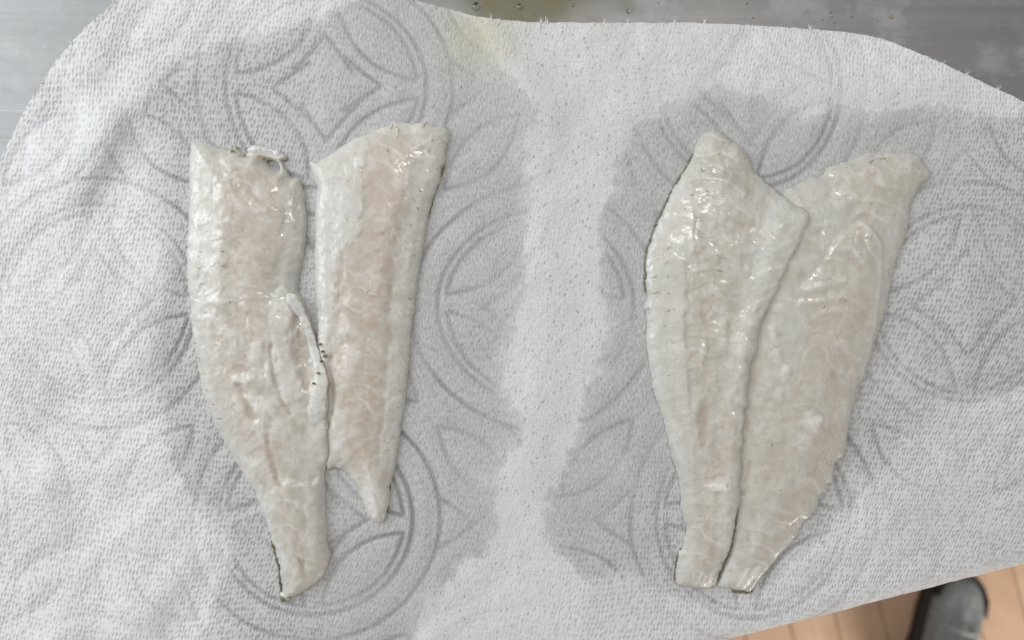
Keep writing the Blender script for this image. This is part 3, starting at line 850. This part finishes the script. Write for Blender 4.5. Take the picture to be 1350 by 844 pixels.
L1.flecks([(245, 325, 2.5, 0, .8), (245, 346, 2.5, 20, .9), (246, 368, 2, 0, .7), (246, 389, 2.2, 30, .8), (249, 408, 3, 40, .9), (252, 430, 3, 30, .9), (256, 452, 3, 10, .9), (266, 333, 3, 10, .6), (263, 354, 3, 25, .6),
           (299, 333, 3, 15, 1.2), (300, 352, 3, 5, .6), (269, 493, 4, 15, .7), (259, 472, 2.5, 0, .6), (272, 514, 2.5, 0, .6), (281, 533, 2, 0, .9), (289, 552, 4, -20, .7), (308, 399, 2, 90, .7), (308, 415, 2, 0, .7), (267, 374, 2, 30, .6),
           (264, 218, 1.6, 0, .9), (261, 237, 1.4, 0, .6), (375, 295, 1.4, 0, .7), (300, 436, 3, 10, .7), (360, 687, 1.5, 0, .9), (397, 735, 3, 70, .8), (282, 372, 2.5, 40, .5)])
L1.tube('membrane_strip', [(378, 388, 6), (386, 396, 7.5), (395, 410, 7), (403, 427, 6), (409, 444, 5), (414, 462, 6.5), (419, 480, 7), (423, 497, 8), (422, 513, 10.5), (419, 530, 12), (417, 547, 10.5), (413, 566, 7)], M_MEMB, (0.0013, -0.0007), .24, 4)
L1.tube('torn_flap', [(326, 198, 4), (338, 197, 5), (352, 199, 5), (364, 203, 5), (372, 206, 3.5)], M_MEMB, -0.0002, .30, 9)
for (x_, y_, r_, sd_) in ((419, 454, 2.6, 51), (422, 464, 2.2, 52), (425, 470, 3.4, 53), (421, 477, 2.2, 54), (419, 492, 2.8, 55), (414, 505, 2.4, 56)):
    L1.scrap(x_ + 1, y_, r_, sd_, M_OLIVE if sd_ % 2 else M_SKIN, 'dark_scale', 3.4)
L1.scrap(305, 199, 5, 1, M_OLIVE); L1.scrap(309, 194, 3.5, 2, M_OLIVE, h=.8); L1.scrap(321, 204, 3.2, 3, M_OLIVE, h=.8); L1.scrap(346, 208, 3.0, 4, M_OLIVE, h=.6)
L1.scrap(372, 791, 7, 5, M_SKIN, 'skin_tip', .8); L1.scrap(381, 789, 4.5, 6, M_OLIVE, 'skin_tip', .6)
L1.skin_edge([(374, 797), (366, 790), (368, 779), (366, 768), (365, 756), (363, 744), (360, 732), (355, 715)], 2.6, 8)

# ---- second fillet of the second pair (lies below)
R2 = Fillet('R2', [(1034, 254), (1041, 248), (1054, 242), (1070, 232), (1085, 231), (1094, 220), (1113, 213), (1129, 208), (1144, 201), (1159, 199), (1177, 198), (1195, 199), (1206, 199),
     (1217, 206), (1223, 217), (1232, 224), (1229, 233), (1221, 239), (1214, 250), (1208, 257), (1204, 270), (1201, 294), (1194, 318), (1187, 340), (1183, 350), (1178, 376), (1171, 410), (1160, 442),
     (1151, 471), (1144, 493), (1135, 510), (1128, 535), (1123, 560), (1119, 588), (1115, 605), (1105, 612), (1102, 631), (1102, 638), (1093, 642), (1092, 650), (1084, 655), (1080, 670), (1071, 683),
     (1061, 693), (1048, 716), (1035, 729), (1025, 740), (1012, 756), (1003, 768), (993, 782), (984, 782), (968, 780), (949, 777), (949, 768), (957, 745), (957, 720), (953, 690), (950, 650), (950, 600), (952, 550),
     (956, 500), (966, 450), (982, 400), (998, 350), (1012, 300), (1024, 268)],
     [(1150, 205), (1115, 350), (1080, 480), (1050, 600), (1000, 770)], 5.2, 18, 300)
R2_leaf = sdf(R2.X + 1.2 * fbm(R2.X, R2.Y, 20, 341, 2), R2.Y + 1.2 * fbm(R2.X, R2.Y, 20, 343, 2), smooth_poly([(1129, 293), (1146, 304), (1158, 318), (1161, 350), (1158, 400), (1150, 450), (1128, 560), (1100, 630), (1040, 690), (980, 650), (990, 560), (1020, 450), (1060, 380), (1082, 345), (1104, 312)], 3))
R2_side = (R2.X - 1084) * 0.95 + (R2.Y - 345) * 0.30
R2.feat(sstep(-3, 4, R2_leaf) * sstep(-30, 38, R2_side), h=1.7)
R2.feat(sstep(-4, 8, R2_leaf) * sstep(-40, 40, R2_side + 10 * fbm(R2.X, R2.Y, 40, 347, 2)), tan=.5)
R2.feat(np.exp(-((R2_leaf - 3) / 4.5) ** 2) * sstep(1110, 1135, R2.X), white=.5)
R2.ell(1138, 285, 22, 34, 10, tan=.8, h=-.5); R2.ell(1160, 240, 40, 45, tan=.35); R2.ell(1090, 280, 40, 30, grey=.8, h=-.4); R2.ell(1110, 420, 40, 60, 15, tan=.4)
R2.zone([(1160, 320), (1205, 250), (1240, 220), (1190, 340), (1165, 440), (1125, 560), (1095, 660), (1040, 740), (1000, 790), (1050, 700), (1100, 610), (1125, 530), (1145, 460), (1155, 400)], 5, grey=.9, h=-.3, white=.12)
R2.ell(1066, 556, 14, 12, h=.9, white=1.0); R2.ell(1062, 575, 20, 22, h=.4, white=.35); R2.ell(1078, 592, 16, 18, tan=.8, brown=.12)
R2.line([(1093, 570), (1070, 640), (1040, 690), (1015, 720)], 16, tan=.7)
R2.line([(992, 480), (990, 540), (988, 600)], 12, h=-.3, tan=.6)
for k_, (x, y) in enumerate(((1018, 440), (1023, 472), (1018, 500), (1026, 522), (1016, 548), (1022, 572), (1032, 494))):
    R2.ell(x, y, 8 + 3 * (k_ % 3), 15 - 2 * (k_ % 2), 15 * (k_ % 3), h=.7, white=.42 if k_ in (0, 1, 6) else .15)
R2.ell(1040, 430, 20, 30, grey=.6, h=.3); R2.ell(1020, 600, 30, 70, 8, tan=.5); R2.ell(1085, 470, 40, 90, 15, tan=.45); R2.ell(1150, 250, 30, 40, 0, tan=.4)
R2.line([(1094, 494), (1110, 496), (1116, 480)], 4, h=-.6, tan=.3)
R2.line([(1090, 348), (1062, 362)], 6, h=-.3, tan=.3); R2.line([(1090, 262), (1100, 250), (1112, 240)], 3, h=-.3, tan=.35)
for y0 in (375, 395, 412): R2.line([(1055, y0 + 8), (1085, y0), (1110, y0 - 4)], 4, h=.35, white=.15)
R2.line([(988, 610), (985, 632), (980, 650)], 4, brown=.3, h=-.6)
R2.ell(998, 700, 18, 30, 10, h=.5, white=.2); R2.ell(990, 760, 26, 16, 0, white=.3, h=-.5)
for a_, b_ in (((972, 772), (985, 752)), ((980, 775), (1000, 745)), ((995, 775), (1012, 748))): R2.line([a_, b_], 2.2, h=.7, white=.6)
R2.segments(28, 0.4, .35, width=55); R2.lumps(24, .5, 60)
R2.tint = 0.48
R2.build('raw white fillet with a broad rounded top, tucked partly under its neighbour', GROUP)
R2.flecks([(1117, 221, 2, 60, .8), (1137, 315, 3, -40, .8), (1082, 405, 3, -40, 1.0), (1109, 397, 2, 0, .9), (1211, 222, 2.2, 0, 1.0), (1129, 336, 2, -20, .6), (1089, 368, 2, -20, .6), (1178, 283, 1.5, 0, .6), (984, 710, 2, 60, .8), (1014, 585, 3, 95, .8), (1145, 270, 3, -60, .5)])
R2.flecks([(1150, 212, 5, -30, .7), (1158, 209, 4, 10, .8), (1165, 209, 4, -15, .8), (1168, 213, 4, 50, .7), (1147, 215, 3, -20, .6), (1172, 209, 3, 5, .6), (1034, 257, 3, 20, 1.0)], 'olive_scale', M_OLIVE)
R2.skin_edge([(968, 781), (988, 783), (995, 781)], 1.2, 12, .0006)

# ---- first fillet of the second pair (lies on top)
R1 = Fillet('R1', [(924, 183), (929, 176), (940, 170), (950, 173), (961, 179), (966, 186), (977, 189), (986, 200), (991, 210), (995, 223), (1009, 235), (1023, 248), (1036, 258), (1048, 267),
     (1063, 274), (1070, 282), (1066, 297), (1057, 318), (1044, 344), (1036, 360), (1028, 380), (1021, 396), (1014, 408), (1007, 424), (1003, 445), (999, 465), (992, 482), (989, 502), (987, 516), (988, 532), (983, 542),
     (986, 552), (982, 566), (982, 582), (980, 600), (978, 640), (977, 665), (973, 684), (970, 702), (967, 720), (962, 734), (955, 747), (950, 761), (946, 773), (941, 776), (930, 780), (920, 779),
     (906, 777), (895, 775), (892, 769), (892, 756), (896, 732), (900, 724), (906, 700), (902, 683), (899, 661), (898, 640), (892, 618), (886, 600), (881, 574), (874, 548), (868, 530), (863, 516), (860, 498),
     (856, 471), (854, 450), (854, 416), (851, 405), (855, 394), (852, 382), (852, 353), (855, 327), (863, 305), (867, 296), (876, 274), (884, 257), (895, 237), (908, 216), (915, 202), (920, 189)],
     [(950, 180), (940, 330), (938, 450), (935, 600), (938, 700), (920, 775)], 5.6, 18, 400)
R1.zone([(850, 300), (905, 230), (915, 320), (903, 350), (903, 450), (905, 520), (914, 560), (913, 620), (880, 580), (850, 470)], 3.5, wob=1.5, h=.55, grey=.3, white=.25)
R1.zone([(905, 335), (960, 320), (975, 400), (985, 480), (975, 560), (960, 640), (920, 620), (908, 520), (905, 430)], 16, wob=5, tan=.35, h=.1)
R1.ell(979, 305, 13, 10, 20, h=-.5, tan=.8, brown=.06); R1.ell(926, 312, 12, 6, 15, h=-.7, tan=.8); R1.ell(988, 262, 10, 16, 15, h=-.6, tan=.4, grey=.4)
R1.zone([(995, 228), (1030, 250), (1072, 280), (1050, 345), (1015, 412), (990, 420), (985, 340), (1000, 290)], 10, grey=.6, h=-.6)
R1.line([(1066, 284), (1056, 312), (1040, 345), (1024, 385)], 7, white=.75, h=.6)
for (x0, y0, L_, w_, h_) in ((1052, 302, 14, 2.2, .18), (1046, 318, 26, 3.0, .26), (1043, 331, 12, 2.0, .2), (1030, 352, 30, 3.2, .28), (1024, 375, 18, 2.4, .2), (1018, 392, 26, 2.6, .3), (1006, 402, 14, 2.0, .2)):
    R1.line([(x0, y0), (x0 - L_ * .6, y0 + L_ * .22), (x0 - L_, y0 + L_ * .42)], w_, h=h_, white=.3)
R1.ell(925, 560, 9, 34, 0, h=-1.0, tan=.9, brown=.42); R1.ell(925, 400, 8, 40, 0, tan=.6, h=-.4)
R1.line([(903, 340), (903, 420), (905, 500), (915, 560)], 5, h=-.4, tan=.3)
R1.ell(947, 641, 16, 10, 25, h=1.4, white=1.0)
R1.ell(912, 325, 12, 14, h=.7, white=.45); R1.ell(940, 330, 10, 14, h=.6, white=.25); R1.ell(950, 440, 12, 24, h=.7, white=.35); R1.ell(985, 425, 16, 16, h=.5, white=.4); R1.ell(968, 340, 12, 20, h=.5, white=.2); R1.ell(926, 465, 5, 26, h=.6, white=.3)
for (x, y, r) in ((980, 460, 14), (980, 490, 13), (981, 508, 11), (980, 530, 11), (972, 550, 11), (977, 570, 9)): R1.ell(x, y, r, r * 1.2, h=.7, white=.35)
R1.ell(945, 225, 26, 34, 20, tan=.25, h=.2); R1.line([(978, 205), (988, 235), (985, 260)], 6, tan=.3, h=-.3)
R1.ell(925, 700, 18, 70, 3, tan=.85); R1.ell(945, 590, 24, 60, 0, tan=.6); R1.ell(930, 450, 22, 70, 0, tan=.4); R1.ell(950, 700, 10, 50, 8, h=.4, white=.1)
for a_, b_ in (((918, 772), (925, 752)), ((935, 768), (945, 750)), ((926, 775), (932, 758))): R1.line([a_, b_], 2.0, h=.6, white=.6)
R1.ell(905, 280, 30, 30, white=.15, h=.2); R1.ell(950, 285, 20, 26, h=.4, white=.2)
R1.segments(22, 0.25, .5, width=42); R1.lumps(19, .6, 45)
R1.tint = 0.42
R1.build('raw white fillet with a narrow blunt top and dark skin edge, overlapping its neighbour', GROUP)
R1.flecks([(925, 225, 3, 80, .8), (917, 240, 1.5, 0, .5), (930, 254, 1.8, 0, .7), (911, 258, 2, 0, .7), (902, 276, 1.6, 0, .6), (880, 328, 4, -40, .7), (878, 346, 3, -60, .6), (861, 366, 5, -20, .7), (879, 365, 2.5, 80, .6), (880, 387, 2.4, 80, .6), (864, 386, 4, -40, .6),
           (880, 410, 3, -50, .7), (876, 430, 2.4, -20, .8), (946, 358, 4, 10, .8), (943, 338, 2.4, 20, .6), (953, 342, 2, 60, .6), (905, 355, 2.4, 80, .6), (881, 495, 1.8, 0, .8), (887, 308, 1.6, 0, .6), (931, 513, 1.6, 0, .6), (1001, 454, 1.6, 0, .6), (984, 208, 3, -30, .6), (987, 203, 4, 40, .5)])
R1.skin_edge([(851, 385), (851, 353), (854, 327), (862, 305), (866, 295), (875, 274), (883, 257), (894, 237), (907, 216), (915, 201)], 1.7, 21, .0011)
R1.skin_edge([(892, 772), (891, 757), (895, 735), (899, 725)], 1.4, 22, .0009)
R1.skin_edge([(977, 662), (974, 684), (971, 702), (968, 720), (963, 735), (956, 748), (951, 761), (947, 772)], 1.8, 23, .0009)
R1.scrap(853, 405, 4.2, 31, M_MEMB, 'flesh_tag', 1.0)

# ------------------------------------------------------------------ small bits
def dome(name, x, y, r, h, mat, z, seed=0):
    rs = np.random.RandomState(seed); bm = bmesh.new()
    o = P(x, y, z); rings = []
    n_ = 14; wob = 1 + .12 * rs.randn(n_)
    for t in (1.0, .86, .62, .32):
        rings.append([bm.verts.new(Vector((math.cos(2 * math.pi * k / n_) * r * S * t * wob[k], math.sin(2 * math.pi * k / n_) * r * S * t * wob[k], h * S * (1 - t * t) ** .6))) for k in range(n_)])
    c = bm.verts.new((0, 0, h * S))
    for a, b in zip(rings[:-1], rings[1:]):
        for k in range(n_): bm.faces.new((a[k], a[(k + 1) % n_], b[(k + 1) % n_], b[k]))
    for k in range(n_): bm.faces.new((rings[-1][k], rings[-1][(k + 1) % n_], c))
    bm.faces.new(rings[0][::-1])
    ob = bm_obj(name, bm, mat); ob.location = o
    return ob
ST = -0.0005
DL = ['largest clear water droplet, at the end of the olive puddle by the stained towel corner', 'mid-sized clear water droplet sitting inside the olive puddle',
      'small clear water droplet on bare steel beyond the olive puddle', 'tiny clear water droplet in the olive puddle', 'tiny clear water droplet in the olive puddle']
for k_, (x, y, r) in enumerate(((627, 8, 4.6), (684, 8, 3.8), (828, 14, 2.8), (755, 6, 1.8), (704, 18, 1.6))):
    tag(dome('water_droplet', x, y, r, r * .55, M_WATER, ST + 0.0006, k_), DL[k_], 'droplet', 'droplets on the steel')
for k_, (x, y, r) in enumerate(((1095, 16, 1.6), (1097, 22, 1.3), (1123, 22, 1.6), (1084, 26, 1.4), (1100, 30, 1.2), (985, 4, 1.4), (993, 24, 1.3), (1156, 28, 1.1), (868, 4, 1.0))):
    tag(dome('dark_speck', x, y, r, r * .6, M_FLECK, ST, 20 + k_), 'tiny dark speck of fish waste stuck on the steel worktop', 'speck', 'specks on the steel')
tag(dome('olive_scale', 1175, 22, 2.8, 1.2, M_OLIVE, ST, 40), 'single olive fish scale stuck on the steel worktop', 'fish scale')
tag(dome('flesh_crumb', 307.5, 748, 3.4, 1.8, M_MEMB, float(towel_z(np.array([[307.5]]), np.array([[748.]]))[0, 0]) + .0001, 41), 'tiny white crumb of fish flesh on the paper towel beside the dark tail tip', 'crumb')

# film of yellowish liquid on the steel
gx_, gy_ = np.meshgrid(np.arange(520, 860, 6.0), np.arange(-90, 60, 6.0))
rr = np.hypot((gx_ - 690) / 165, (gy_ + 10) / 75) + .18 * fbm(gx_, gy_, 45, 95, 2)
fade = 1 - sstep(.25, 1.0, rr)
idx = np.arange(gx_.size).reshape(gx_.shape)
qq = np.stack([idx[:-1, :-1], idx[1:, :-1], idx[1:, 1:], idx[:-1, 1:]], -1).reshape(-1, 4)
vv = np.array([P(a, b, -0.0004 + .00012 * f) for a, b, f in zip(gx_.ravel(), gy_.ravel(), fade.ravel())])
me = mesh_np('brine_puddle', vv, qq, mat=M_PUDDLE); attr(me, 'fade', fade.ravel())
tag(link(bpy.data.objects.new('brine_puddle', me)), 'thin olive yellow puddle of fish liquid on the steel by the towel edge', 'puddle')

# ------------------------------------------------------------------ floor
floor = empty('floor', (edge_w.x, edge_w.y, FLOOR_Z)); tag(floor, kind='structure')
floor.rotation_euler.z = ang
bm = bmesh.new(); add_box(bm, Vector((0, -0.2, -0.014)), 1.5, 1.3, 0.004)
bmesh.ops.recalc_face_normals(bm, faces=bm.faces)
M_GROUT = mat_plain('dark_joint', (.10, .065, .05), (.15, .10, .08), 60, .8)
bm_obj('underlay', bm, M_GROUT, floor, smooth=False)
PW, PL = 0.086, 0.62
bm = bmesh.new(); add_box(bm, Vector((0, 0, -0.005)), PW / 2 - .0009, PL / 2 - .0009, 0.005, bev=.0008)
bmesh.ops.recalc_face_normals(bm, faces=bm.faces)
p0 = bm_obj('plank', bm, M_WOOD, floor, smooth=False)
first = True
for i in range(-6, 15):
    for j in range(-2, 2):
        o = p0 if first else p0.copy()
        if not first: link(o, floor)
        first = False
        o.location = (0.03 + i * PW, j * PL + (0.23 if i % 2 else 0.0) + .12 * math.sin(i * 2.3), random.uniform(-.0003, .0003))

# ------------------------------------------------------------------ shoe on the floor
def shoe(loc, rz):
    root = empty('shoe', loc); root.rotation_euler.z = rz
    tag(root, 'grey lace-up shoe with a black rubber sole on the wooden floor below the worktop', 'shoe')
    # outline half widths along the foot: y from heel (0) to toe (0.285)
    prof = [(0.0, .018), (.012, .030), (.04, .036), (.09, .036), (.14, .040), (.19, .049), (.225, .050), (.255, .042), (.272, .028), (.282, .012)]
    def loop(sc, z, dy=0.0, lift=None):
        r = [(w * sc, y) for y, w in prof] + [(-w * sc, y) for y, w in prof[::-1]]
        return [(x + 0.006 * math.sin(y / .285 * math.pi), .142 + (y - .142) * (1 + (sc - 1) * .6) + dy, z if lift is None else lift(y)) for x, y in r]
    def loft(bm, loops, caps=True):
        rows = [[bm.verts.new(p) for p in L] for L in loops]
        for a, b in zip(rows[:-1], rows[1:]):
            for k in range(len(a)): bm.faces.new((a[k], a[(k + 1) % len(a)], b[(k + 1) % len(a)], b[k]))
        if caps: bm.faces.new(rows[0][::-1]); bm.faces.new(rows[-1])
    bm = bmesh.new(); loft(bm, [loop(.96, 0), loop(1.04, .006), loop(1.06, .018), loop(1.02, .026)])
    bmesh.ops.recalc_face_normals(bm, faces=bm.faces); bm_obj('sole', bm, M_RUBBER, root)
    def hgt(f):
        return lambda y: .026 + f * (.075 - .05 * min(max((y - .10) / .15, 0), 1) ** .8)
    bm = bmesh.new(); loft(bm, [loop(.97, .024), loop(.98, 0, lift=hgt(.35)), loop(.86, 0, lift=hgt(.72)), loop(.62, 0, lift=hgt(.95)), loop(.34, 0, lift=hgt(1.03))])
    bmesh.ops.recalc_face_normals(bm, faces=bm.faces); o = bm_obj('upper', bm, M_GREY, root)
    md = o.modifiers.new('s', 'SUBSURF'); md.levels = md.render_levels = 2
    # rubber toe guard
    bm = bmesh.new()
    def cap(sc, z): return [p for p in loop(sc, z) if p[1] > .20]
    L0, L1_ = cap(1.035, .024), cap(1.02, .040)
    L2_ = [(x * .97, y - .004, .046) for x, y, z in L1_]
    rows = [[bm.verts.new(p) for p in L] for L in (L0, L1_, L2_)]
    for a, b in zip(rows[:-1], rows[1:]):
        for k in range(len(a) - 1): bm.faces.new((a[k], a[k + 1], b[k + 1], b[k]))
    bmesh.ops.recalc_face_normals(bm, faces=bm.faces); o = bm_obj('toe_guard', bm, M_RUBBER, root)
    md = o.modifiers.new('t', 'SOLIDIFY'); md.thickness = .003
    # tongue, opening and laces
    bm = bmesh.new()
    for k in range(12):
        a = 2 * math.pi * k / 12; b = 2 * math.pi * (k + 1) / 12
        pts = []
        for an in (a, b):
            for (sc, z) in ((1.0, .100), (.8, .106), (.72, .085)):
                pts.append(bm.verts.new((.006 + math.cos(an) * .030 * sc, .060 + math.sin(an) * .048 * sc, z)))
        bm.faces.new((pts[0], pts[3], pts[4], pts[1])); bm.faces.new((pts[1], pts[4], pts[5], pts[2]))
    bmesh.ops.remove_doubles(bm, verts=bm.verts, dist=1e-5)
    bmesh.ops.recalc_face_normals(bm, faces=bm.faces); bm_obj('collar', bm, M_RUBBER, root)
    for k in range(4):
        bm = bmesh.new(); y = .125 + k * .021
        z = hgt(1.03)(y) + .003
        rows = []
        for t in np.linspace(-1, 1, 7):
            c = Vector((.006 + t * .024, y + .004 * t, z - .010 * t * t))
            rows.append([bm.verts.new(c + Vector((0, math.cos(g * math.pi / 3) * .0035, math.sin(g * math.pi / 3) * .002))) for g in range(6)])
        for a, b in zip(rows[:-1], rows[1:]):
            for g in range(6): bm.faces.new((a[g], a[(g + 1) % 6], b[(g + 1) % 6], b[g]))
        bm.faces.new(rows[0][::-1]); bm.faces.new(rows[-1])
        bm_obj('lace', bm, M_LACE, root)
kf = 1 - FLOOR_Z / D
sp = P(1180, 930, FLOOR_Z)
shoe((sp.x, sp.y, FLOOR_Z + .0006), math.radians(-24))
